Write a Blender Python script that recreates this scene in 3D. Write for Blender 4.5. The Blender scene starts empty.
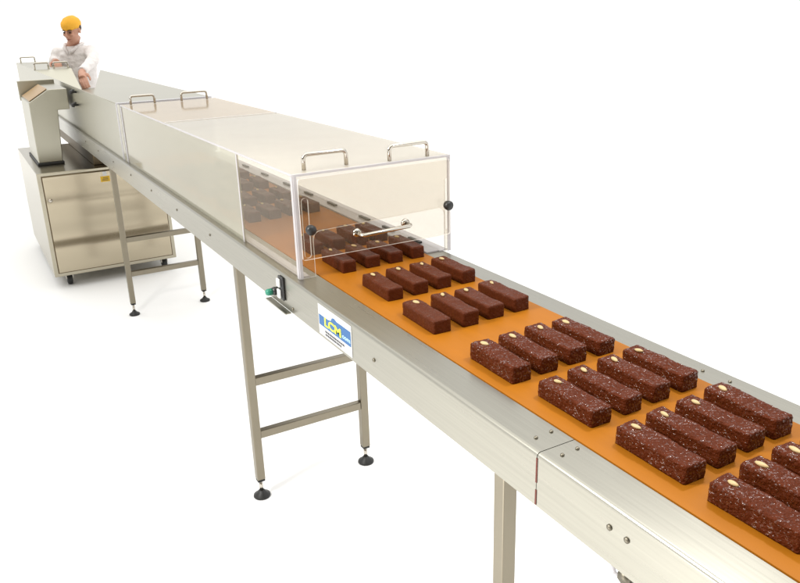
import bpy, bmesh, math, random
from mathutils import Vector, Matrix, noise
random.seed(7)
S = bpy.context.scene
COL = S.collection

# ------------------------------------------------------------------ camera
cam = bpy.data.objects.new('camera', bpy.data.cameras.new('camera'))
COL.objects.link(cam)
RT = Vector((0.49467394, 0.86859476, -0.02899724))
UP = Vector((-0.27819326, 0.18986755, 0.94157253))
FW = Vector((-0.8233506, 0.45770455, -0.33555974))
m = Matrix((RT, UP, -FW)).transposed().to_4x4()
m.translation = (2.3805, -0.68522, 1.64299)
cam.matrix_world = m
cam.data.sensor_fit = 'HORIZONTAL'; cam.data.sensor_width = 36
cam.data.lens = 34.9
cam.data.clip_start = 0.02; cam.data.clip_end = 2000
S.camera = cam

# ------------------------------------------------------------------ studio surroundings (world) and exposure
W = bpy.data.worlds.new('World'); S.world = W; W.use_nodes = True
nt = W.node_tree; N = nt.nodes; L = nt.links
for n in list(N): N.remove(n)
out = N.new('ShaderNodeOutputWorld'); bg = N.new('ShaderNodeBackground')
tc = N.new('ShaderNodeTexCoord')
def wdot(vec, a, b):
    d = N.new('ShaderNodeVectorMath'); d.operation = 'DOT_PRODUCT'; d.inputs[1].default_value = vec
    L.new(tc.outputs['Generated'], d.inputs[0])
    r = N.new('ShaderNodeMapRange'); r.interpolation_type = 'SMOOTHSTEP'
    r.inputs['From Min'].default_value = a; r.inputs['From Max'].default_value = b
    L.new(d.outputs['Value'], r.inputs['Value'])
    return r.outputs['Result']
def wmix(fac, a, b):
    x = N.new('ShaderNodeMix'); x.data_type = 'RGBA'
    L.new(fac, x.inputs['Factor'])
    for s, v in ((x.inputs[6], a), (x.inputs[7], b)):
        if isinstance(v, tuple): s.default_value = v
        else: L.new(v, s)
    return x.outputs[2]
WHITE = (1.05, 1.05, 1.05, 1); DIM = (0.22, 0.185, 0.13, 1); CEIL = (2.05, 2.04, 1.98, 1)
side = wmix(wdot((0.80, -0.6, 0), 0.15, 0.75), WHITE, DIM)       # white sweep behind, dim warm room behind the photographer
allw = wmix(wdot((0, 0, 1), 0.40, 0.80), side, CEIL)             # added bright zenith, keeps the floor white
L.new(allw, bg.inputs['Color']); bg.inputs['Strength'].default_value = 1.0
L.new(bg.outputs[0], out.inputs[0])
S.view_settings.view_transform = 'Standard'; S.view_settings.look = 'None'
S.view_settings.exposure = 0.0; S.view_settings.gamma = 1.0
S.cycles.max_bounces = 12; S.cycles.transparent_max_bounces = 32

def lamp(name, loc, target, size, power, color=(1, 1, 1), sy=None):
    d = bpy.data.lights.new(name, 'AREA'); d.energy = power; d.color = color
    d.shape = 'RECTANGLE'; d.size = size; d.size_y = sy or size
    o = bpy.data.objects.new(name, d); COL.objects.link(o)
    o.location = loc
    o.rotation_euler = (Vector(target) - Vector(loc)).to_track_quat('-Z', 'Y').to_euler()
    return o
lamp('key_light', (0.7, -1.8, 2.4), (1.45, -0.2, 0.7), 0.5, 68, (1, 0.985, 0.95))  # added unseen lamp, lights front sides and leaves near ends dark
lamp('glint_lamp', (1.35, 0.75, 2.3), (1.80, 0.2, 1.0), 0.12, 13, (1, 0.985, 0.96))  # added small unseen lamp for glints on the glaze
lamp('rail_fill', (1.5, -1.5, 0.36), (2.1, 0, 0.95), 0.8, 7, (1, 0.99, 0.97), 0.6)  # added unseen fill that whitens the near rail front

# ------------------------------------------------------------------ materials
def mat(name, base, rough=0.5, metal=0.0, bump=None, var=None, spec=None, coat=0.0, streak=None):
    m = bpy.data.materials.new(name); m.use_nodes = True
    nt = m.node_tree; p = nt.nodes['Principled BSDF']
    p.inputs['Base Color'].default_value = (*base, 1); p.inputs['Roughness'].default_value = rough
    p.inputs['Metallic'].default_value = metal
    if spec is not None: p.inputs['Specular IOR Level'].default_value = spec
    if coat: p.inputs['Coat Weight'].default_value = coat; p.inputs['Coat Roughness'].default_value = 0.2
    t = nt.nodes.new('ShaderNodeTexCoord')
    def nz(scale, detail=3, stretch=None):
        n = nt.nodes.new('ShaderNodeTexNoise'); n.inputs['Scale'].default_value = scale; n.inputs['Detail'].default_value = detail if scale > 1 else 0.6
        src = t.outputs['Object']
        if stretch:
            mp = nt.nodes.new('ShaderNodeMapping'); mp.inputs['Scale'].default_value = stretch
            nt.links.new(src, mp.inputs[0]); src = mp.outputs[0]
        nt.links.new(src, n.inputs['Vector']); return n
    if var:                                   # var = (scale, amount, stretch)
        n = nz(var[0], 4, var[2] if len(var) > 2 else None)
        r = nt.nodes.new('ShaderNodeMapRange'); r.inputs['To Min'].default_value = 1 - var[1]; r.inputs['To Max'].default_value = 1 + var[1]
        nt.links.new(n.outputs['Fac'], r.inputs[0])
        x = nt.nodes.new('ShaderNodeVectorMath'); x.operation = 'SCALE'; x.inputs[0].default_value = base
        nt.links.new(r.outputs[0], x.inputs['Scale']); nt.links.new(x.outputs[0], p.inputs['Base Color'])
    if streak:                                # streak = (scale, amount, stretch) on roughness
        n = nz(streak[0], 3, streak[2])
        r = nt.nodes.new('ShaderNodeMapRange'); r.inputs['To Min'].default_value = max(.03, rough - streak[1]); r.inputs['To Max'].default_value = rough + streak[1]
        nt.links.new(n.outputs['Fac'], r.inputs[0]); nt.links.new(r.outputs[0], p.inputs['Roughness'])
    if bump:                                  # list of (scale, strength, distance, stretch)
        prev = None
        for b in bump:
            n = nz(b[0], 3, b[3] if len(b) > 3 else None)
            k = nt.nodes.new('ShaderNodeBump'); k.inputs['Strength'].default_value = b[1]; k.inputs['Distance'].default_value = b[2]
            nt.links.new(n.outputs['Fac'], k.inputs['Height'])
            if prev: nt.links.new(prev.outputs[0], k.inputs['Normal'])
            prev = k
        nt.links.new(prev.outputs[0], p.inputs['Normal'])
    return m
def acrylic(name, tint, veil, veilcol, rough=0.02, refl=1.0, gcol=(1, 1, 1), tlf=.4):
    m = bpy.data.materials.new(name); m.use_nodes = True
    nt = m.node_tree; N = nt.nodes; Lk = nt.links
    N.remove(N['Principled BSDF']); o = N['Material Output']
    tr = N.new('ShaderNodeBsdfTransparent'); tr.inputs[0].default_value = (*tint, 1)
    df = N.new('ShaderNodeBsdfDiffuse'); df.inputs[0].default_value = (*veilcol, 1)
    tl = N.new('ShaderNodeBsdfTranslucent'); tl.inputs[0].default_value = (*veilcol, 1)
    dm = N.new('ShaderNodeMixShader'); dm.inputs[0].default_value = tlf
    Lk.new(df.outputs[0], dm.inputs[1]); Lk.new(tl.outputs[0], dm.inputs[2])
    mx = N.new('ShaderNodeMixShader'); mx.inputs[0].default_value = veil
    Lk.new(tr.outputs[0], mx.inputs[1]); Lk.new(dm.outputs[0], mx.inputs[2])
    if veil > 0.2:
        n = N.new('ShaderNodeTexNoise'); n.inputs['Scale'].default_value = 5
        t = N.new('ShaderNodeTexCoord'); Lk.new(t.outputs['Object'], n.inputs['Vector'])
        r = N.new('ShaderNodeMapRange'); r.inputs['To Min'].default_value = veil - .06; r.inputs['To Max'].default_value = min(1, veil + .06)
        Lk.new(n.outputs['Fac'], r.inputs[0]); Lk.new(r.outputs[0], mx.inputs[0])
    gl = N.new('ShaderNodeBsdfGlossy'); gl.inputs['Roughness'].default_value = rough; gl.inputs['Color'].default_value = (*gcol, 1)
    fr = N.new('ShaderNodeFresnel'); fr.inputs['IOR'].default_value = 1.45
    k = N.new('ShaderNodeMath'); k.operation = 'MULTIPLY'; k.inputs[1].default_value = refl; Lk.new(fr.outputs[0], k.inputs[0])
    ge = N.new('ShaderNodeNewGeometry'); iv = N.new('ShaderNodeMath'); iv.operation = 'SUBTRACT'; iv.inputs[0].default_value = 1.0; Lk.new(ge.outputs['Backfacing'], iv.inputs[1])
    k2 = N.new('ShaderNodeMath'); k2.operation = 'MULTIPLY'; Lk.new(k.outputs[0], k2.inputs[0]); Lk.new(iv.outputs[0], k2.inputs[1])
    m2 = N.new('ShaderNodeMixShader'); Lk.new(k2.outputs[0], m2.inputs[0]); Lk.new(mx.outputs[0], m2.inputs[1]); Lk.new(gl.outputs[0], m2.inputs[2])
    Lk.new(m2.outputs[0], o.inputs[0])
    return m
BRX = (0.6, 40, 40)      # brushed along x
M = {}
M['rail'] = mat('brushed_steel_rail', (0.375, 0.361, 0.310), 0.29, 1, var=(6, .11, BRX), streak=(5, .05, BRX))
M['hood'] = mat('satin_steel_hood', (0.465, 0.447, 0.370), 0.34, 1, var=(2, .05), bump=[(1.5, .07, .02)])
M['cab'] = mat('brushed_steel_cabinet', (0.43, 0.395, 0.31), 0.22, 1, var=(3, .06, (1, .3, 3)), streak=(4, .06, (40, .6, 40)), bump=[(1, .5, .03, (.5, .6, 5.5)), (7, .08, .002, (60, .8, 60))])
M['door'] = mat('polished_steel_door', (0.47, 0.41, 0.305), 0.20, 1, var=(3, .04, (1, .2, 4)), bump=[(1, 1.0, .055, (.5, .16, 4.2))])
M['leg'] = mat('dull_steel_tube', (0.255, 0.226, 0.172), 0.34, 1, var=(9, .08), streak=(7, .08, (30, 30, 1)))
M['bright'] = mat('polished_steel', (0.56, 0.52, 0.46), 0.16, 1, var=(20, .03))
M['screw'] = mat('screw_steel', (0.20, 0.18, 0.14), 0.45, 1, var=(60, .1))
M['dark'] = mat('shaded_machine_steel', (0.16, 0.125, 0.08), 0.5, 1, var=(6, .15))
M['belt'] = mat('orange_belt', (0.29, 0.098, 0.0038), 0.5, 0, var=(14, .13, (.5, 2, 2)), bump=[(350, .06, .0006)], spec=.15)
def glaze(name, base, rough, spec_lo, spec_hi, cover, bump):
    m = mat(name, base, rough, 0, var=(60, .3), bump=bump)
    nt = m.node_tree; p = nt.nodes['Principled BSDF']; t = nt.nodes.new('ShaderNodeTexCoord')
    v = nt.nodes.new('ShaderNodeTexNoise'); v.inputs['Scale'].default_value = 260; v.inputs['Detail'].default_value = 1
    nt.links.new(t.outputs['Object'], v.inputs['Vector'])
    v2 = nt.nodes.new('ShaderNodeTexNoise'); v2.inputs['Scale'].default_value = 48; v2.inputs['Detail'].default_value = 2
    nt.links.new(t.outputs['Object'], v2.inputs['Vector'])
    mix = nt.nodes.new('ShaderNodeMath'); mix.operation = 'MULTIPLY_ADD'; mix.inputs[1].default_value = .35      # the wet beads gather in patches
    sub = nt.nodes.new('ShaderNodeMath'); sub.operation = 'SUBTRACT'; sub.inputs[1].default_value = .175
    nt.links.new(v2.outputs['Fac'], mix.inputs[0]); nt.links.new(v.outputs['Fac'], sub.inputs[0]); nt.links.new(sub.outputs[0], mix.inputs[2])
    for sock, a, b in (('Specular IOR Level', spec_lo, spec_hi), ('Roughness', rough, rough * .2)):      # beads of wet glaze between duller crumb
        q = nt.nodes.new('ShaderNodeMapRange'); q.inputs['From Min'].default_value = cover; q.inputs['From Max'].default_value = cover + .1
        q.inputs['To Min'].default_value = a; q.inputs['To Max'].default_value = b
        nt.links.new(mix.outputs[0], q.inputs[0]); nt.links.new(q.outputs[0], p.inputs[sock])
    return m
M['choc'] = glaze('chocolate_glaze', (0.076, 0.0150, 0.0039), 0.40, .055, 1.0, .555, [(230, 1.0, .0042), (100, .6, .004)])
M['chocfar'] = glaze('chocolate_glaze_far', (0.070, 0.0155, 0.0048), 0.46, .08, .40, .60, [(320, .7, .002)])  # duller copy for far rows, stands in for less lamp sparkle there
M['almond'] = mat('almond', (0.42, 0.30, 0.14), 0.5, 0, var=(200, .12))
M['black'] = mat('black_plastic', (0.018, 0.018, 0.018), 0.38, 0, var=(40, .2))
M['rubber'] = mat('black_rubber', (0.012, 0.012, 0.012), 0.5, 0, var=(40, .2))
M['white'] = mat('white_plastic', (0.55, 0.55, 0.54), 0.4, 0, var=(40, .04))
M['green'] = mat('green_plastic', (0.02, 0.20, 0.13), 0.35, 0, var=(40, .1))
M['gasket'] = mat('red_brown_gasket', (0.12, 0.022, 0.010), 0.6, 0, var=(40, .2))
M['blue'] = mat('printed_blue', (0.004, 0.085, 0.25), 0.4, 0, var=(30, .05))
M['yellow'] = mat('printed_yellow', (0.58, 0.62, 0.03), 0.4, 0, var=(30, .05))
M['amber'] = mat('warning_yellow', (0.60, 0.36, 0.01), 0.5, 0, var=(30, .05))
M['ink'] = mat('printed_ink', (0.03, 0.03, 0.04), 0.5, 0, var=(30, .1))
M['pale'] = mat('printed_pale_blue', (0.33, 0.50, 0.62), 0.5, 0, var=(30, .05))
M['tan'] = mat('tan_tray', (0.42, 0.28, 0.14), 0.4, 0, var=(12, .12))
M['clear'] = acrylic('clear_acrylic', (0.955, 0.944, 0.924), 0.05, (0.62, 0.54, 0.42), refl=.62, gcol=(1, .94, .84))  # warm tint of reflected surroundings put into veil and gloss colours
M['hazy'] = acrylic('hazy_acrylic', (0.93, 0.93, 0.87), 0.45, (0.47, 0.46, 0.385), .05, gcol=(1, .97, .9))
M['top'] = acrylic('cream_acrylic_top', (0.93, 0.90, 0.84), 0.72, (0.71, 0.68, 0.61), .08, .8, gcol=(1, .985, .95), tlf=.6)  # veil puts the grazing white reflection into both lid colours
M['toppink'] = acrylic('rosy_acrylic_top', (0.93, 0.88, 0.80), 0.74, (0.70, 0.62, 0.52), .08, .8, gcol=(1, .97, .9), tlf=.6)
M['edge'] = acrylic('acrylic_edge', (0.97, 0.95, 0.97), 0.70, (0.62, 0.605, 0.62), .15)  # whitened: edge glow is put into the colour
M['edgeline'] = acrylic('acrylic_cut_edge', (0.96, 0.95, 0.94), 0.75, (0.88, 0.86, 0.84), .15)  # brighter still, paints the light caught by cut edges
M['skin'] = mat('skin', (0.50, 0.255, 0.17), 0.5, 0, var=(30, .1))
M['lip'] = mat('lip', (0.28, 0.10, 0.08), 0.5, 0, var=(30, .1))
M['hair'] = mat('dark_hair', (0.05, 0.03, 0.02), 0.6, 0, var=(80, .3))
M['coat'] = mat('white_cotton_coat', (0.74, 0.70, 0.68), 0.85, 0, var=(7, .07), bump=[(9, .9, .03), (26, .5, .012)])
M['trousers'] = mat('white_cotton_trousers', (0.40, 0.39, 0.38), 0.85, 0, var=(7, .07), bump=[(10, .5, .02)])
M['cap'] = mat('orange_cap', (0.80, 0.40, 0.025), 0.75, 0, var=(18, .12), bump=[(25, .5, .01)])
M['floor'] = mat('white_studio_floor', (0.90, 0.90, 0.90), 0.7, 0, var=(.7, .01), spec=.1)

# ------------------------------------------------------------------ mesh helpers (world coordinates in, local out)
class MB:
    def __init__(s): s.bm = bmesh.new()
    def box(s, a, b, bev=0.0, seg=2):
        bm = bmesh.new(); bmesh.ops.create_cube(bm, size=1)
        a, b = Vector(a), Vector(b); c = (a + b) / 2; d = b - a
        for v in bm.verts: v.co = Vector((v.co.x * d.x, v.co.y * d.y, v.co.z * d.z)) + c
        if bev: bmesh.ops.bevel(bm, geom=list(bm.edges), offset=bev, segments=seg, profile=.5, affect='EDGES')
        s.add(bm); return s
    def add(s, bm, mi=None, smooth=False):
        me = bpy.data.meshes.new('t'); bm.to_mesh(me); bm.free()
        n = len(s.bm.faces); s.bm.from_mesh(me); bpy.data.meshes.remove(me)
        s.bm.faces.ensure_lookup_table()
        for f in s.bm.faces[n:]:
            if mi is not None: f.material_index = mi
            if smooth: f.smooth = True
        return s
    def tube(s, pts, r, n=10, mi=None, cap=True):
        bm = bmesh.new(); pts = [Vector(p) for p in pts]; rings = []; ref = None
        for i, p in enumerate(pts):
            t = (pts[min(i + 1, len(pts) - 1)] - pts[max(i - 1, 0)]).normalized()
            if ref is None: ref = t.orthogonal().normalized()
            ref = (ref - t * ref.dot(t)).normalized(); b = t.cross(ref)
            rr = r[i] if isinstance(r, (list, tuple)) else r
            rings.append([bm.verts.new(p + (ref * math.cos(2 * math.pi * k / n) + b * math.sin(2 * math.pi * k / n)) * rr) for k in range(n)])
        for a, b in zip(rings, rings[1:]):
            for k in range(n): bm.faces.new((a[k], a[(k + 1) % n], b[(k + 1) % n], b[k]))
        if cap: bm.faces.new(rings[0][::-1]); bm.faces.new(rings[-1])
        return s.add(bm, mi, True)
    def lathe(s, prof, origin, axis='Z', n=20, mi=None):        # prof = [(radius, height)]
        bm = bmesh.new(); rings = []; o = Vector(origin)
        def pos(r, h, a):
            c, q = r * math.cos(a), r * math.sin(a)
            return o + Vector({'Z': (c, q, h), 'X': (h, c, q), 'Y': (q, h, c)}[axis])
        for r, h in prof: rings.append([bm.verts.new(pos(max(r, 1e-5), h, 2 * math.pi * k / n)) for k in range(n)])
        for a, b in zip(rings, rings[1:]):
            for k in range(n): bm.faces.new((a[k], a[(k + 1) % n], b[(k + 1) % n], b[k]))
        bm.faces.new(rings[0][::-1]); bm.faces.new(rings[-1])
        bmesh.ops.recalc_face_normals(bm, faces=bm.faces)
        return s.add(bm, mi, True)
    def prism_x(s, poly, x0, x1, mi=None):                        # poly = [(y, z)]
        bm = bmesh.new()
        a = [bm.verts.new((x0, y, z)) for y, z in poly]; b = [bm.verts.new((x1, y, z)) for y, z in poly]
        n = len(poly)
        for k in range(n): bm.faces.new((a[k], a[(k + 1) % n], b[(k + 1) % n], b[k]))
        bm.faces.new(a[::-1]); bm.faces.new(b)
        bmesh.ops.recalc_face_normals(bm, faces=bm.faces)
        return s.add(bm, mi)
    def build(s, name, mats, parent=None, origin=None, smooth=False, label=None):
        if not isinstance(mats, (list, tuple)): mats = [mats]
        if origin is None:
            r = parent
            while r is not None and r.parent is not None: r = r.parent
            origin = r.location.copy() if r is not None else Vector((0, 0, 0))
            place = Vector((0, 0, 0))
        else:
            origin = Vector(origin); place = origin
        for v in s.bm.verts: v.co -= origin
        me = bpy.data.meshes.new(name); s.bm.to_mesh(me); s.bm.free()
        for q in mats: me.materials.append(q)
        if smooth:
            for p in me.polygons: p.use_smooth = True
        o = bpy.data.objects.new(name, me); COL.objects.link(o); o.location = place
        if parent is not None: o.parent = parent
        if label: o['label'] = label
        return o
def thing(name, label, cat, loc):
    o = bpy.data.objects.new(name, None); COL.objects.link(o); o.location = loc
    o.empty_display_size = .1; o['label'] = label; o['category'] = cat
    return o
def tag(o, label=None, cat=None, group=None, kind=None):
    for k, v in (('label', label), ('category', cat), ('group', group), ('kind', kind)):
        if v: o[k] = v
    return o
def eval_mesh(ob):
    COL.objects.link(ob); dg = bpy.context.evaluated_depsgraph_get(); dg.update()
    me = bpy.data.meshes.new_from_object(ob.evaluated_get(dg)); d = ob.data
    bpy.data.objects.remove(ob)
    return me
def rounded(y0, z0, y1, z1, r, n=6, which=(1, 1, 1, 1)):
    pts = []
    for (cy, cz, a0, w) in ((y1 - r, z1 - r, 0, which[0]), (y0 + r, z1 - r, 90, which[1]), (y0 + r, z0 + r, 180, which[2]), (y1 - r, z0 + r, 270, which[3])):
        if w:
            for k in range(n + 1):
                a = math.radians(a0 + 90 * k / n); pts.append((cy + r * math.cos(a), cz + r * math.sin(a)))
        else:
            a = math.radians(a0 + 45); pts.append((cy + r * math.copysign(1, math.cos(a)), cz + r * math.copysign(1, math.sin(a))))
    return pts
def plate_mesh(polys, thick):                                    # flat plate with holes, lies in local xy, extruded along z
    c = bpy.data.curves.new('c', 'CURVE'); c.dimensions = '2D'; c.fill_mode = 'BOTH'; c.extrude = thick / 2
    for poly in polys:
        sp = c.splines.new('POLY'); sp.points.add(len(poly) - 1)
        for p, q in zip(sp.points, poly): p.co = (q[0], q[1], 0, 1)
        sp.use_cyclic_u = True
    return eval_mesh(bpy.data.objects.new('c', c))
def plate_x(polys, x, thick):                                    # polys in (y, z): plate across the conveyor at x
    me = plate_mesh(polys, thick); b = MB(); b.bm.from_mesh(me)
    for v in b.bm.verts: v.co = Vector((x + v.co.z, v.co.x, v.co.y))
    for f in b.bm.faces: f.material_index = 0 if abs(f.normal.z) > .9 else 1
    b.bm.normal_update()
    for f in b.bm.faces: f.material_index = 0 if abs(f.normal.x) > .9 else 1
    return b
def text_y(string, size, x, y, z, thick=.0006, width=None, mi=None):   # writing on a face that looks along -y
    c = bpy.data.curves.new('c', 'FONT'); c.body = string; c.size = size; c.extrude = thick / 2; c.offset = size * .035
    me = eval_mesh(bpy.data.objects.new('c', c)); b = MB(); b.bm.from_mesh(me)
    xs = [v.co.x for v in b.bm.verts]; w = max(xs) - min(xs); k = (width / w) if width else 1
    for v in b.bm.verts: v.co = Vector((x + (v.co.x - min(xs)) * k, y - v.co.z, z + v.co.y))
    return b

# ------------------------------------------------------------------ the floor
fl = MB(); fl.box((-400, -400, -.02), (400, 400, 0)); fo = fl.build('floor', M['floor']); tag(fo, 'seamless white studio floor', None, None, 'structure'); fo['category'] = 'floor'

# ------------------------------------------------------------------ the conveyor
H = 1.0; RB = 0.905
conv = thing('conveyor', 'long stainless steel conveyor with an orange belt carrying chocolate cakes', 'conveyor', (0, .236, 0))
def rail_profile(y_out, y_in, s):       # folded sheet: outer face, rounded bend, top flange, inner lip
    t = .003; pts = [(y_out, RB)]
    R = .007
    for k in range(6):
        a = math.pi / 2 * k / 5
        pts.append((y_out + s * (R - R * math.cos(a)), H - R + R * math.sin(a)))
    pts += [(y_in, H), (y_in, H - .014), (y_in - s * t, H - .014), (y_in - s * t, H - t), (y_out + s * .008, H - t), (y_out + s * t, H - .009), (y_out + s * t, RB + t), (y_out + s * .03, RB + t), (y_out + s * .03, RB)]
    return pts
XE = 2.75
for x0, x1 in ((-7.35, 1.5677), (1.5693, XE)):
    b = MB(); b.prism_x(rail_profile(0, .0745, 1), x0, x1); b.build('side_rail', M['rail'], conv, label='front side rail of pale brushed steel' if x0 < 0 else 'near end of the front side rail, bright in the light')
b = MB(); b.prism_x(rail_profile(.474, .4105, -1), -7.35, XE); b.build('side_rail', M['rail'], conv, label='rear side rail of brushed steel')
b = MB(); b.box((-7.3, .0765, .985), (XE, .4085, 1.0018), .0006); b.build('belt', M['belt'], conv, label='smooth orange conveyor belt')
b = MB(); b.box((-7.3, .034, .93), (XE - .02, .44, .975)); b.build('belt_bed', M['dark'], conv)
b = MB(); b.box((1.5668, -.0008, .947), (1.5702, -.0002, .991)); b.box((1.5668, -.0008, .907), (1.5702, -.0002, .934)); b.build('joint_gasket', M['gasket'], conv)
b = MB(); b.box((1.55, .01, .9935), (1.59, .07, .9965)); b.build('joint_plate', M['rail'], conv)
b = MB(); b.lathe([(.028, -.165), (.03, -.163), (.03, .163), (.028, .165)], (XE + .01, .2425, .972), 'Y'); b.build('end_roller', M['bright'], conv)
def screw(p, axis, r=.0048):
    s = -1 if axis == 'Y' else 1
    b = MB(); b.lathe([(r, 0), (r, s * .0015), (r * .6, s * .003), (.0001, s * .0032)], p, axis, 12); b.build('screw', M['screw'], conv)
for x, z in ((1.727, .963), (1.76, .963), (1.024, .948), (-1.461, .961), (-1.038, .959), (-.611, .957), (-.175, .955), (.562, .918), (-1.9, .962), (-2.35, .962), (-2.8, .962)): screw((x, 0, z), 'Y')
for x, y in ((1.53, .06), (1.532, .027), (1.592, .06), (1.594, .028), (1.565, .446), (1.508, .442)): screw((x, y, H), 'Z', .0034)
for tx in (0, -2.19, 1.445):
    hw = .0148
    for y0 in (.020, .4475):
        b = MB(); b.box((tx - hw, y0, .075), (tx + hw, y0 + .0296, RB if y0 < .1 else RB), .0025, 2)
        lg = b.build('leg', M['leg'], conv)
        b = MB(); b.box((tx - hw + .001, y0 + .001, .066), (tx + hw - .001, y0 + .0286, .0748), .002, 1)
        b.bm.faces.ensure_lookup_table()
        for f in b.bm.faces: f.material_index = 0
        yc = y0 + .0148
        b.lathe([(.007, .022), (.007, .066)], (tx, yc, 0), 'Z', 10, 1)
        b.lathe([(.029, 0), (.031, .003), (.030, .009), (.014, .019), (.011, .026)], (tx, yc, 0), 'Z', 20, 0)
        b.build('levelling_foot', [M['rubber'], M['bright']], lg)
    for z in (.447, .24):
        b = MB(); b.box((tx - .0125, .0498, z), (tx + .0125, .4473, z + .03), .002, 2); b.build('crossbar', M['leg'], conv)
# switch with green push button under the rail edge
b = MB(); b.box((.478, -.006, .925), (.512, -.0003, .992), .003); sw = b.build('switch', M['black'], conv, label='black and white rocker switch on the front rail')
b = MB(); b.box((.482, -.013, .962), (.502, -.0062, .986), .003); b.box((.482, -.013, .930), (.502, -.0062, .956), .003); b.build('rocker', M['white'], sw)
b = MB(); b.box((.40, -.018, .901), (.55, -.0003, .9045), .001); b.build('bracket', M['rail'], conv, label='small steel shelf bracket below the switch')
b = MB(); b.lathe([(.011, 0), (.012, -.008), (.010, -.015)], (.452, -.0003, .938), 'Y', 16, 1); b.lathe([(.0095, -.0155), (.0095, -.028), (.007, -.033)], (.452, 0, .938), 'Y', 16, 0); b.build('push_button', [M['green'], M['black']], conv, label='green push button beside the rocker switch')
# sticker
LX0, LX1, LZ0, LZ1 = .736, .918, .912, .990
def lx(u): return LX0 + (LX1 - LX0) * u
def lz(v): return LZ1 - (LZ1 - LZ0) * v
def flat_y(poly, y, t):
    me = plate_mesh([poly], t); b = MB(); b.bm.from_mesh(me)
    for v in b.bm.verts: v.co = Vector((v.co.x, y - v.co.z, v.co.y))
    return b
lab = flat_y([(LX0, LZ0), (LX1, LZ0), (LX1, LZ1), (LX0, LZ1)], -.0006, .0008).build('sticker', M['white'], conv, label='white and blue maker sticker with yellow letters')
poly = [(0.02, .34), (.30, .34), (.40, .30), (.44, .18), (.50, .15), (.58, .2), (.98, .2), (.98, .68), (.02, .68)]
flat_y([(lx(u), lz(v)) for u, v in poly][::-1], -.0013, .0006).build('printed_band', M['blue'], lab)
text_y('LCM', .029, lx(.2), -.0020, lz(.60), width=.092).build('lettering', M['yellow'], lab)
text_y('com', .015, lx(.74), -.0020, lz(.56), width=.042).build('lettering', M['pale'], lab)
b = MB()
for v, w in ((.80, .55), (.90, .47)):
    u = .2
    while u < .2 + w:
        k = random.uniform(.02, .045); b.box((lx(u), -.0016, lz(v + .035)), (lx(u + k), -.0009, lz(v - .03))); u += k + .014
b.build('small_print', M['ink'], lab)
# wiring and clamp under the near rail
b = MB(); b.tube([(1.71, .03, RB - .0005), (1.705, .03, .885), (1.715, .03, .865), (1.74, .03, .862), (1.765, .03, .875), (1.77, .03, RB - .0005)], .003, 8); b.build('cable_clip', M['edge'], conv)
b = MB(); b.lathe([(.011, -.012), (.011, .0)], (1.741, .03, .878), 'Y', 6); b.build('bolt', M['screw'], conv)
b = MB(); b.tube([(1.62, .12, .80), (1.66, .10, .807), (1.70, .08, .822), (1.735, .06, .84), (1.75, .04, .86)], .006, 8, 0); b.tube([(1.60, .15, .788), (1.64, .12, .796), (1.66, .105, .803)], .008, 8, 1); b.build('cable', [M['black'], M['gasket']], conv)

# ------------------------------------------------------------------ clear acrylic cover on the conveyor
AX0, AX1, AY0, AY1, AZ = -1.595, .577, .021, .487, 1.276
T = .005; Z0 = H + .0006
cov = thing('acrylic_cover', 'long clear acrylic tunnel cover with wire handles standing on the conveyor', 'machine cover', (AX0, .25, H))
SX = .139
MB().box((AX0, AY0, Z0), (SX - .001, AY0 + T, AZ - T)).build('side_panel', M['hazy'], cov, label='hazy greenish far half of the front side panel')
MB().box((SX + .001, AY0, Z0), (AX1 - T, AY0 + T, AZ - T)).build('side_panel', M['clear'], cov, label='clear near half of the front side panel')
MB().box((AX0, AY1 - T, Z0), (AX1 - T, AY1, AZ - T)).build('side_panel', M['clear'], cov, label='clear rear side panel')
MB().box((-.733, AY0, AZ - T + .0003), (AX1 - T, AY1, AZ)).build('top_panel', M['top'], cov, label='cream translucent near part of the lid')
MB().box((AX0, AY0, AZ - T + .0003), (-.735, AY1, AZ)).build('top_panel', M['toppink'], cov, label='rosy translucent far part of the lid')
outer = [(AY0, Z0), (.066, Z0)]
hole_top = 1.122
for k in range(7):
    a = math.radians(180 - 90 * k / 6); outer.append((.066 + .022 + .022 * math.cos(a), hole_top - .022 + .022 * math.sin(a)))
for k in range(7):
    a = math.radians(90 - 90 * k / 6); outer.append((.470 - .022 + .022 * math.cos(a), hole_top + .008 - .022 + .022 * math.sin(a)))
outer += [(.470, Z0), (AY1, Z0), (AY1, AZ), (AY0, AZ)]
slots = [rounded(.040, 1.054, .058, 1.212, .0085), rounded(.4715, 1.064, .4815, 1.212, .004)]
ep = plate_x([outer] + slots, AX1 - T / 2, T).build('end_panel', [M['clear'], M['edgeline']], cov, label='clear end panel with a rounded product opening and adjusting slots')
gp = plate_x([rounded(.030, 1.052, .482, 1.264, .006)], AX1 + .0065, .005).build('gate_panel', [M['clear'], M['edgeline']], cov, label='clear height gate across the opening')
# gate handle: bowed bright bar on two feet
b = MB(); gx = AX1 + .009
b.tube([(gx, .186, 1.103), (gx + .030, .186, 1.103), (gx + .036, .192, 1.103), (gx + .036, .328, 1.107), (gx + .030, .334, 1.107), (gx, .334, 1.107)], .0055, 10)
b.lathe([(.012, 0), (.012, .005), (.007, .007)], (gx, .186, 1.103), 'X', 16); b.lathe([(.012, 0), (.012, .005), (.007, .007)], (gx, .334, 1.107), 'X', 16)
b.build('gate_handle', M['bright'], gp)
for y, z in ((.050, 1.135), (.466, 1.140)):
    b = MB(); b.lathe([(.004, 0), (.004, .008), (.0125, .009), (.0135, .014), (.0135, .022), (.010, .026), (.0001, .0265)], (AX1 + .009, y, z), 'X', 18); b.build('knob', M['black'], cov)
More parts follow.
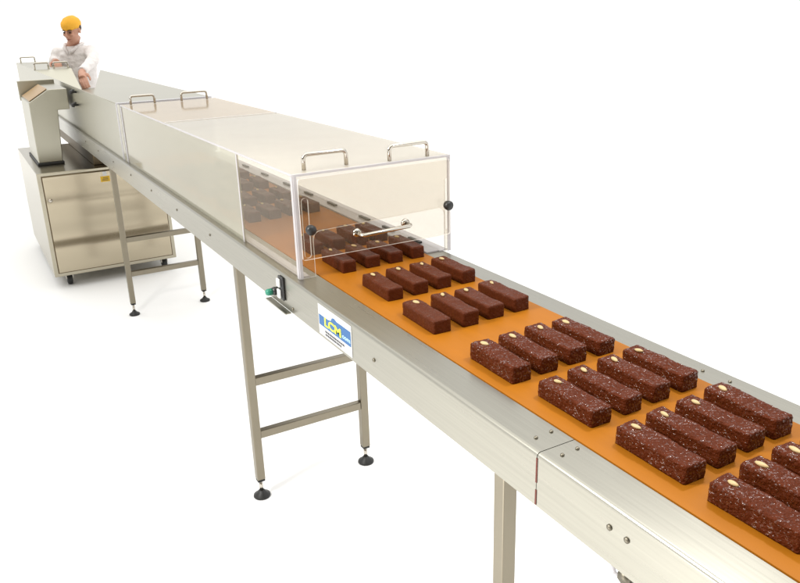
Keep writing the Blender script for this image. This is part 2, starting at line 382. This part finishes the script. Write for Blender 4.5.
# pale strips painting in edge glow along the panel joints, foot flanges
def strip(a, c2, label=None, mt='edge'): MB().box(a, c2, .0008, 1).build('edge_strip', M[mt], cov, label=label)
strip((AX1 + .0003, AY0 - .0005, Z0), (AX1 + .0035, AY0 + .009, AZ - .006))
strip((AX1 - .012, AY0 - .003, Z0), (AX1 + .0002, AY0 - .0003, AZ - .006))
strip((AX1 + .0003, AY1 - .010, Z0), (AX1 + .003, AY1 + .001, AZ - .006))
strip((AX1 + .0003, AY0 - .0005, AZ - .0057), (AX1 + .0035, AY1 + .001, AZ + .0006))
strip((AX0, AY0 - .003, AZ - .0055), (AX1 + .0002, AY0 - .0003, AZ + .0006))
strip((SX - .004, AY0 - .0028, Z0), (SX + .004, AY0 - .0003, AZ - .006))
strip((-.738, AY0 + .002, AZ + .0003), (-.730, AY1 - .002, AZ + .0018), mt='edgeline')
strip((AX0 - .004, AY0 - .003, Z0), (AX0 + .022, AY0 - .0003, AZ - .006))
strip((AX0, AY0 + T + .0003, Z0), (AX1 - T - .001, AY0 + .030, Z0 + .004), 'foot flange along the front')
strip((AX0, AY1 - .034, Z0), (AX1 - T - .001, AY1 - T - .0003, Z0 + .004), 'foot flange along the rear')
MB().box((AX0, .412, Z0), (AX1 - .01, .4520, Z0 + .005), .001, 1).build('guide_strip', M['edge'], cov)
for x in (.45, .285, .12, -.137, -.35, -.57, -.83, -1.08):
    MB().box((x - .034, .439, Z0 + .0053), (x + .034, .450, Z0 + .011), .001, 1).build('spacer_pad', M['black'], cov)
def wire_handle(x, y0, y1, z, h, r, parent):
    rr = .012; pts = [(x, y0, z + .0006)]
    for k in range(5):
        a = math.pi / 2 * k / 4; pts.append((x, y0 + rr - rr * math.cos(a), z + h - rr + rr * math.sin(a)))
    for k in range(5):
        a = math.pi / 2 * k / 4; pts.append((x, y1 - rr + rr * math.sin(a), z + h - rr + rr * math.cos(a)))
    pts.append((x, y1, z + .0006))
    b = MB(); b.tube(pts, r, 10)
    return b.build('handle', M['bright'], parent)
for x, y0, y1 in ((.545, .066, .186), (.567, .303, .421), (-1.535, .06, .172), (-1.535, .302, .428)): wire_handle(x, y0, y1, AZ + .001, .040, .0055, cov)

# ------------------------------------------------------------------ steel hood over the far belt
hood = thing('steel_hood', 'long satin steel hood over the far half of the conveyor with an open inspection bay', 'machine hood', (-4.5, .25, H))
MB().box((-7.30, .020, Z0), (-1.70, .024, AZ - .0042)).build('front_wall', M['hood'], hood)
MB().box((-4.90, .483, Z0), (-1.70, .487, AZ - .0042)).build('rear_wall', M['hood'], hood)
b = MB(); b.bm.from_mesh(plate_mesh([[(-1.70, .020), (-1.70, .487), (-4.90, .487), (-2.35, .020)]], .004))
for v in b.bm.verts: v.co.z += AZ - .002
b.build('lid', M['hood'], hood, label='near lid of the hood with a slanted far edge')
MB().box((-7.30, .020, AZ - .004), (-5.45, .330, AZ)).build('lid', M['hood'], hood, label='long far lid of the hood')
MB().box((-7.30, .326, Z0), (-5.454, .330, AZ - .0042)).build('rear_wall', M['hood'], hood)
b = MB(); bm = bmesh.new(); q = [(-5.452, 1.2715), (-5.0, 1.1035), (-5.0, 1.1075), (-5.448, 1.2755)]
va = [bm.verts.new((x, .0245, z)) for x, z in q]; vb = [bm.verts.new((x, .329, z)) for x, z in q]
for k in range(4): bm.faces.new((va[k], va[(k + 1) % 4], vb[(k + 1) % 4], vb[k]))
bm.faces.new(va[::-1]); bm.faces.new(vb); bmesh.ops.recalc_face_normals(bm, faces=bm.faces); b.add(bm)
b.build('leaning_end_wall', M['hood'], hood, label='sloping steel plate below the far lid')  # end wall of the far lid, leaned back to catch overhead light
MB().box((-7.304, .020, Z0), (-7.3003, .330, AZ)).build('end_wall', M['hood'], hood)
MB().box((-5.29, .0245, 1.098), (-2.36, .4825, 1.102)).build('tray', M['hood'], hood, label='flat steel tray inside the open bay')
MB().box((-1.6998, .017, Z0), (-1.664, .490, AZ + .002), .001, 1).build('end_flange', M['edge'], hood, label='pale translucent flange at the joint with the clear cover')
MB().box((-1.655, .017, Z0), (-1.602, .0205, AZ), .001, 1).build('end_flange', M['hazy'], hood)
for x, y0, y1 in ((-5.50, .03, .145), (-5.50, .19, .31), (-7.2, .06, .20)): wire_handle(x, y0, y1, AZ + .0003, .055, .0075, hood)
for z in (1.245, 1.165):
    b = MB(); b.lathe([(.007, 0), (.006, -.022), (.012, -.023), (.012, -.036), (.008, -.041)], (-3.02, .0197, z), 'Y', 14); b.build('latch', M['black'], hood)
    b = MB(); b.lathe([(.010, 0), (.011, -.004), (.011, -.012), (.008, -.015)], (-3.12, .0197, z), 'Y', 14); b.build('latch', M['black'], hood)

# ------------------------------------------------------------------ discharge chute standing on the cabinet
ch = thing('discharge_chute', 'upright steel chute casing with a sloping tan top, standing on the cabinet', 'machine chute', (-3.55, -.17, .77))
b = MB(); b.prism_x([(-.25, .7865), (-.10, .7865), (-.078, 1.12), (-.004, 1.12), (-.004, 1.253), (-.118, 1.253), (-.245, 1.176)], -3.83, -3.27)
bmesh.ops.bevel(b.bm, geom=list(b.bm.edges), offset=.004, segments=2, profile=.5, affect='EDGES')
b.build('casing', M['hood'], ch)
b = MB(); b.prism_x([(-.238, 1.1835), (-.122, 1.2545), (-.122, 1.2585), (-.238, 1.1875)], -3.80, -3.30); b.build('top_tray', M['tan'], ch, label='tan sloping tray on top of the chute')
b = MB(); b.box((-3.852, -.252, 1.15), (-3.832, -.01, 1.285), .004); b.build('back_plate', M['hood'], ch)
b = MB(); b.box((-3.85, -.258, .771), (-3.262, -.092, .7862), .003); b.build('base_gasket', M['rubber'], ch)

# ------------------------------------------------------------------ cabinet on castors
cab = thing('cabinet', 'wheeled stainless steel cabinet with a large door under the far conveyor', 'cabinet', (-3.595, .093, 0))
b = MB(); b.box((-4.25, -.304, .088), (-2.945, .490, .770), .004, 2); b.build('body', M['cab'], cab)
b = MB(); b.box((-2.9447, -.280, .110), (-2.9437, .468, .752)); b.build('door_gap', M['dark'], cab)
b = MB(); b.box((-2.9435, -.274, .116), (-2.935, .462, .746), .003, 2); dr = b.build('door', M['door'], cab, label='brushed steel door with soft horizontal reflections')
b = MB(); b.lathe([(.013, 0), (.013, .004), (.009, .006), (.009, .014), (.006, .016)], (-2.935, -.250, .597), 'X', 16); b.build('lock', M['bright'], dr)
b = MB(); b.box((-2.9349, .070, .676), (-2.9341, .128, .712)); st = b.build('warning_sticker', M['amber'], dr, label='small yellow warning sticker')
b = MB(); b.box((-2.9349, .088, .714), (-2.9341, .112, .742)); b.build('sticker', M['white'], dr)
b = MB()
for k in range(3): b.box((-2.934, .078 + .004 * k, .684 + .008 * k), (-2.9336, .118, .687 + .008 * k))
b.build('small_print', M['ink'], st)
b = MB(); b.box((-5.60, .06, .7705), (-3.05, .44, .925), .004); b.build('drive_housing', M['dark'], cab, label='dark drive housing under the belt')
for x in (-3.04, -4.15):
    for y in (-.21, .42):
        b = MB(); b.box((x - .035, y - .035, .082), (x + .035, y + .035, .0875), .001, 1); b.box((x - .02, y - .022, .045), (x + .02, y - .018, .0822)); b.box((x - .02, y + .018, .045), (x + .02, y + .022, .0822))
        ca = b.build('castor', M['bright'], cab)
        b = MB(); b.lathe([(.026, -.017), (.036, -.014), (.038, 0), (.036, .014), (.026, .017)], (x, y, .038), 'Y', 20); b.build('wheel', M['rubber'], ca)

# ------------------------------------------------------------------ chocolate cakes on the belt
CL, CW, CH = .142, .0425, .0315
def cake_mesh(seed, lump, mt='choc'):
    bm = bmesh.new(); nx, ny, nz_ = 64, 22, 16
    off = Vector((seed * 7.3, seed * 3.1, seed * 1.7))
    verts = {}
    def P(i, j, k):
        key = (i, j, k)
        if key in verts: return verts[key]
        p = Vector((i / nx - .5, j / ny - .5, k / nz_))
        q = Vector((p.x * CL, p.y * CW, p.z * CH))
        # round the edges
        r = .0045; lo = Vector((-CL / 2 + r, -CW / 2 + r, 0)); hi = Vector((CL / 2 - r, CW / 2 - r, CH - r))
        c = Vector((min(max(q.x, lo.x), hi.x), min(max(q.y, lo.y), hi.y), min(max(q.z, lo.z), hi.z)))
        d = q - c
        if d.length > 1e-9: q = c + d.normalized() * min(r, max(abs(d.x), abs(d.y), abs(d.z)))
        n = (q - Vector((0, 0, CH / 2))); n = Vector((n.x / CL, n.y / CW, n.z / CH)).normalized()
        a = noise.noise(q * 150 + off) * .45 + noise.noise(q * 300 + off) * .45
        w = noise.noise(q * 26 + off)
        g = 1 if k > 0 else .3
        q = q + n * (a * lump + w * .0022) * g
        q.z = max(q.z, 0)
        verts[key] = bm.verts.new(q); return verts[key]
    def face(a, b, c, d): bm.faces.new((a, b, c, d))
    for i in range(nx):
        for j in range(ny):
            face(P(i, j, nz_), P(i + 1, j, nz_), P(i + 1, j + 1, nz_), P(i, j + 1, nz_))
            face(P(i, j, 0), P(i, j + 1, 0), P(i + 1, j + 1, 0), P(i + 1, j, 0))
        for k in range(nz_):
            face(P(i, 0, k), P(i + 1, 0, k), P(i + 1, 0, k + 1), P(i, 0, k + 1))
            face(P(i, ny, k), P(i, ny, k + 1), P(i + 1, ny, k + 1), P(i + 1, ny, k))
    for j in range(ny):
        for k in range(nz_):
            face(P(0, j, k), P(0, j, k + 1), P(0, j + 1, k + 1), P(0, j + 1, k))
            face(P(nx, j, k), P(nx, j + 1, k), P(nx, j + 1, k + 1), P(nx, j, k + 1))
    me = bpy.data.meshes.new('chocolate_cake'); bm.to_mesh(me); bm.free(); me.materials.append(M[mt])
    for p in me.polygons: p.use_smooth = True
    return me
def almond_mesh():
    bm = bmesh.new(); bmesh.ops.create_uvsphere(bm, u_segments=14, v_segments=8, radius=1)
    for v in bm.verts:
        t = v.co.x; v.co = Vector((v.co.x * .0108, v.co.y * .0053 * (1 - .35 * max(t, 0)), v.co.z * .0030))
    me = bpy.data.meshes.new('almond'); bm.to_mesh(me); bm.free(); me.materials.append(M['almond'])
    for p in me.polygons: p.use_smooth = True
    return me
protos = []
AM = almond_mesh()
meshes = [cake_mesh(s, .0019) for s in range(5)] + [cake_mesh(s + 9, .0012, 'chocfar') for s in range(4)]
# near ends (x) of the rows, nearest row first, then how far each row sits back (y of the first cake's front side)
ROWS = [(1.925, .116, 'nearest row at the picture edge', 1), (1.745, .117, 'second row from the camera', 1), (1.556, .120, 'third row from the camera', 1),
        (1.362, .109, 'fourth row from the camera', 1), (1.085, .117, 'fifth row from the camera', 0), (.852, .130, 'row just outside the cover', 0),
        (.598, .135, 'row under the clear gate', 0), (.395, .133, 'row behind the gate handle', 0), (-.070, .112, 'row behind the clear side panel', 0),
        (-.300, .108, 'row at the side panel seam', 0), (-.56, .112, 'first row behind hazy panel', 0), (-.80, .112, 'second row behind hazy panel', 0), (-1.03, .112, 'last row behind hazy panel', 0)]
PLACE = ['front edge cake', 'second cake from the front', 'third cake from the front', 'rear edge cake']
LOOK = {1: 'shiny lumpy', 0: 'smooth brown'}
for ri, (xe, yf, where, shiny) in enumerate(ROWS):
    for k in range(4):
        me = random.choice(meshes[:5] if shiny else meshes[5:])
        if not protos:
            o = bpy.data.objects.new('chocolate_cake', me); COL.objects.link(o)
            a = bpy.data.objects.new('almond', AM); COL.objects.link(a); a.parent = o
            a.location = (-CL / 2 + .024, 0, CH + .0016); protos.append(o); protos.append(a)
        else:
            o = protos[0].copy(); o.data = me; COL.objects.link(o)
            a = protos[1].copy(); COL.objects.link(a); a.parent = o
            a.location = (-CL / 2 + .024 + random.uniform(-.003, .003), random.uniform(-.004, .004), CH + .0016)
            a.rotation_euler = (0, 0, random.uniform(-.35, .35))
        o.location = (xe + .0035 - CL / 2 - .003 * k + random.uniform(-.003, .003), yf + CW / 2 + .0715 * k + random.uniform(-.002, .002), 1.0020)
        o.rotation_euler = (0, 0, random.uniform(-.03, .03)); o.scale = (random.uniform(.97, 1.02), random.uniform(.96, 1.05), random.uniform(.94, 1.06))
        q_ = random.uniform(.8, 1.05); a.scale = (q_, q_ * random.uniform(.85, 1.1), 1)
        o['label'] = '%s %s, %s' % (LOOK[shiny], PLACE[k], where)
        o['category'] = 'cake'; o['group'] = 'chocolate cakes in rows of four on the belt'

# ------------------------------------------------------------------ the worker
def skin(nodes, edges, root=0, sub=2):
    me = bpy.data.meshes.new('s'); me.from_pydata([n[0] for n in nodes], edges, [])
    o = bpy.data.objects.new('s', me)
    o.modifiers.new('k', 'SKIN'); 
    for v, n in zip(me.skin_vertices[0].data, nodes):
        v.radius = n[1] if isinstance(n[1], tuple) else (n[1], n[1])
    me.skin_vertices[0].data[root].use_root = True
    s = o.modifiers.new('u', 'SUBSURF'); s.levels = sub; s.render_levels = sub
    return eval_mesh(o)
def remesh(mb, voxel, it=3):
    me = bpy.data.meshes.new('r'); mb.bm.to_mesh(me); mb.bm.free()
    o = bpy.data.objects.new('r', me)
    r = o.modifiers.new('r', 'REMESH'); r.mode = 'VOXEL'; r.voxel_size = voxel
    if it:
        s = o.modifiers.new('s', 'SMOOTH'); s.factor = .5; s.iterations = it
    b = MB(); b.bm.from_mesh(eval_mesh(o)); return b
F = Vector((.80, -.60, 0)).normalized(); R = Vector((.60, .80, 0)).normalized(); Zv = Vector((0, 0, 1))
O = Vector((-6.17, .485, 0))                                      # floor point below the neck
def w(r, f, z): return O + R * r + F * f + Zv * z
def chain(mb, pts, sub=2):
    nodes = [(tuple(p), r) for p, r in pts]
    me = skin(nodes, [(i, i + 1) for i in range(len(nodes) - 1)], 0, sub); mb.bm.from_mesh(me)
HD = Vector((-6.085, .472, 1.597))                                # centre of the head
hf = (F * .93 + R * -.10 + Zv * -.30).normalized(); hr = (R - hf * R.dot(hf)).normalized(); hu = hf.cross(hr)
def hp(r, f, u): return HD + hr * r + hf * f + hu * u
def ellip(mb, c, ax, rad, seg=20):
    bm = bmesh.new(); bmesh.ops.create_uvsphere(bm, u_segments=seg, v_segments=seg // 2 + 2, radius=1)
    for v in bm.verts: v.co = Vector(c) + ax[0] * v.co.x * rad[0] + ax[1] * v.co.y * rad[1] + ax[2] * v.co.z * rad[2]
    mb.add(bm)
body = MB(); AXH = (hr, hf, hu)
ellip(body, hp(0, -.015, .03), AXH, (.076, .096, .088))           # skull
ellip(body, hp(0, .022, -.045), AXH, (.058, .068, .075))          # jaw
ellip(body, hp(0, .050, -.098), AXH, (.026, .026, .022))          # chin
body.tube([hp(0, .082, .025), hp(0, .100, -.005), hp(0, .108, -.025), hp(0, .092, -.034)], [.008, .011, .014, .010], 10)
ellip(body, hp(0, .080, -.062), AXH, (.024, .014, .011))
for s in (-1, 1):
    ellip(body, hp(.076 * s, -.012, -.005), AXH, (.010, .018, .032)); ellip(body, hp(.036 * s, .070, -.020), AXH, (.022, .018, .020))
body.tube([hp(0, -.02, -.06), w(0, .02, 1.47), w(0, -.01, 1.40)], [.056, .056, .066], 14)
SHL, SHR = Vector((-6.246, .352, 1.395)), Vector((-6.085, .615, 1.39))
ELL, WRL, HAL = Vector((-6.315, .297, 1.318)), Vector((-6.03, .268, 1.318)), Vector((-5.86, .275, 1.300))
ELR, WRR, HAR = Vector((-5.74, .575, 1.325)), Vector((-5.385, .398, 1.235)), Vector((-5.18, .38, 1.135))
trunk = [(w(0, -.01, .93), (.155, .105)), (w(0, -.01, 1.05), (.135, .10)), (w(0, 0, 1.20), (.145, .105)), (w(0, 0, 1.32), (.155, .105)), (w(0, -.01, 1.40), (.09, .075))]
def torso(mb, grow=0.0, z0=.9):
    secs = [(.80, .165, .115), (.93, .165, .115), (1.05, .145, .105), (1.20, .160, .115), (1.32, .180, .118), (1.385, .185, .100), (1.425, .150, .080), (1.455, .075, .060)]
    bm = bmesh.new(); rings = []; n = 24
    for z, a, b in secs:
        if z < z0: continue
        rings.append([bm.verts.new(w((a + grow) * math.copysign(abs(math.cos(t)) ** .85, math.cos(t)), (b + grow) * math.copysign(abs(math.sin(t)) ** .85, math.sin(t)) - .01, z)) for t in [2 * math.pi * k / n for k in range(n)]])
    for p, q in zip(rings, rings[1:]):
        for k in range(n): bm.faces.new((p[k], p[(k + 1) % n], q[(k + 1) % n], q[k]))
    bm.faces.new(rings[0][::-1]); bm.faces.new(rings[-1]); bmesh.ops.recalc_face_normals(bm, faces=bm.faces)
    mb.add(bm)
torso(body)
def lerp(a, b, t): return a + (b - a) * t
def arm(mb, sh, el, wr, r, end=1.0):
    mb.tube([lerp(sh, el, -.05), lerp(sh, el, .3), lerp(sh, el, .8), el, lerp(el, wr, .25), lerp(el, wr, .7), lerp(el, wr, end)], [r[0], r[0], r[1], r[1], r[2], r[3], r[3]], 14)
arm(body, SHL, ELL, WRL, (.056, .045, .042, .028)); arm(body, SHR, ELR, WRR, (.056, .045, .042, .028))
def hand(mb, wr, tip, palm_n, thumb_side):
    d = (tip - wr).normalized(); s = d.cross(palm_n).normalized() * thumb_side; n = palm_n.normalized(); Lh = (tip - wr).length
    k = Lh / .185; FG = .82
    mb.tube([wr - d * .01, wr + d * .02 * k, wr + d * .055 * k, wr + d * .09 * k], [.027, .030, .036, .034], 12)
    for i, (o, ln) in enumerate(((.030, .088), (.010, .098), (-.010, .092), (-.029, .072))):
        b0 = wr + d * .075 * k + s * o * .9
        a1 = wr + d * .098 * k + s * o * 1.05
        ln *= FG; a2 = a1 + d * ln * .40 + n * .010; a3 = a2 + d * ln * .24 + n * .024; a4 = a3 + d * ln * .10 + n * .026
        mb.tube([b0, a1, a2, a3, a4], [.011, .0105, .0095, .0088, .007], 8)
    t0 = wr + d * .025 * k + s * .022; t1 = t0 + s * .030 + d * .025 + n * .010; t2 = t1 + d * .034 + s * .006 + n * .016; t3 = t2 + d * .022 + n * .012 - s * .004
    mb.tube([t0, t1, t2, t3], [.014, .0125, .011, .008], 8)
hand(body, WRL, HAL, Vector((0, 0, -1)), -1)
hand(body, WRR, HAR, Vector((.3, .2, -.75)), 1)
for s in (-1, 1):
    body.tube([w(.09 * s, -.01, .92), w(.10 * s, 0, .50), w(.10 * s, -.02, .08)], [.088, .062, .042], 14)
    body.tube([w(.10 * s, -.05, .045), w(.105 * s, .12, .035)], [.038, .032], 10)
pb = remesh(body, .006, 3)
person = pb.build('person', M['skin'], None, origin=O, smooth=True)
tag(person, 'worker in a white coat and orange cap leaning over the far hood', 'person')
coat = MB(); torso(coat, .016, .79)
arm(coat, SHL, ELL, WRL, (.066, .054, .050, .040), .92); arm(coat, SHR, ELR, WRR, (.066, .054, .050, .040), .90)
for s, sh in ((-1, SHL), (1, SHR)): ellip(coat, sh + Vector((0, 0, -.012)), (R, F, Zv), (.066, .070, .060))
cb = remesh(coat, .010, 5)
for v in cb.bm.verts:
    n_ = noise.noise(v.co * 8) * .009 + noise.noise(Vector((v.co.x * 14, v.co.y * 14, v.co.z * 34))) * .006; v.co += v.normal * n_
cb.build('coat', M['coat'], person, smooth=True, label='loose white coat with an open collar')
for s in (-1, 1):       # collar leaves
    b = MB(); b.tube([w(.070 * s, -.055, 1.475), w(.085 * s, .02, 1.465), w(.060 * s, .085, 1.435), w(.012 * s, .125, 1.385)], [.014, .018, .018, .010], 8); b.build('collar', M['coat'], person, smooth=True)
b = MB()
for z in (1.34, 1.26, 1.18): b.lathe([(.006, -.003), (.006, .003)], w(.0, .133, z), 'X', 10)
b.build('coat_button', M['white'], person)
tr = MB()
for s in (-1, 1): tr.tube([w(.09 * s, -.01, .90), w(.10 * s, 0, .5), w(.10 * s, -.02, .09)], [.104, .078, .066], 16)
ellip(tr, w(0, -.01, .90), (R, F, Zv), (.17, .12, .12))
remesh(tr, .012, 3).build('trousers', M['trousers'], person, smooth=True)
for s in (-1, 1):
    b = MB(); ellip(b, w(.105 * s, .04, .045), (R, F, Zv), (.052, .145, .052)); b.bm.verts.ensure_lookup_table()
    for v in b.bm.verts: v.co.z = max(v.co.z, .001)
    b.build('shoe', M['white'], person, smooth=True)
# cap: domed, lower at the back, with a rolled rim
cp = MB(); bm = bmesh.new(); bmesh.ops.create_uvsphere(bm, u_segments=28, v_segments=18, radius=1)
for v in list(bm.verts):
    if v.co.z < -.38 - .30 * (1 - v.co.y) * .5: bm.verts.remove(v)
for v in bm.verts:
    p = v.co.copy(); k = 1 + .06 * noise.noise(p * 3.2) + .025 * noise.noise(p * 9)
    v.co = hp(p.x * .085 * k, -.014 + p.y * .106 * k, .050 + p.z * .078 * k)
bmesh.ops.solidify(bm, geom=list(bm.faces), thickness=.004)
cp.add(bm, None, True); cp.build('cap', M['cap'], person, smooth=True, label='bright orange hygiene cap')
for s in (-1, 1):
    hb = MB(); ellip(hb, hp(.070 * s, -.03, .018), AXH, (.014, .030, .034), 14); hb.build('hair', M['hair'], person, smooth=True)
for s in (-1, 1):
    b = MB(); ellip(b, hp(.031 * s, .081, .004), AXH, (.014, .008, .007), 12); b.build('eye', M['hair'], person, smooth=True)
    b = MB(); b.tube([hp(.014 * s, .088, .022), hp(.034 * s, .086, .027), hp(.052 * s, .072, .021)], [.004, .005, .003], 6); b.build('eyebrow', M['hair'], person, smooth=True)
b = MB(); b.tube([hp(-.022, .086, -.062), hp(0, .095, -.060), hp(.022, .086, -.062)], [.003, .006, .003], 6); b.build('mouth', M['lip'], person, smooth=True)
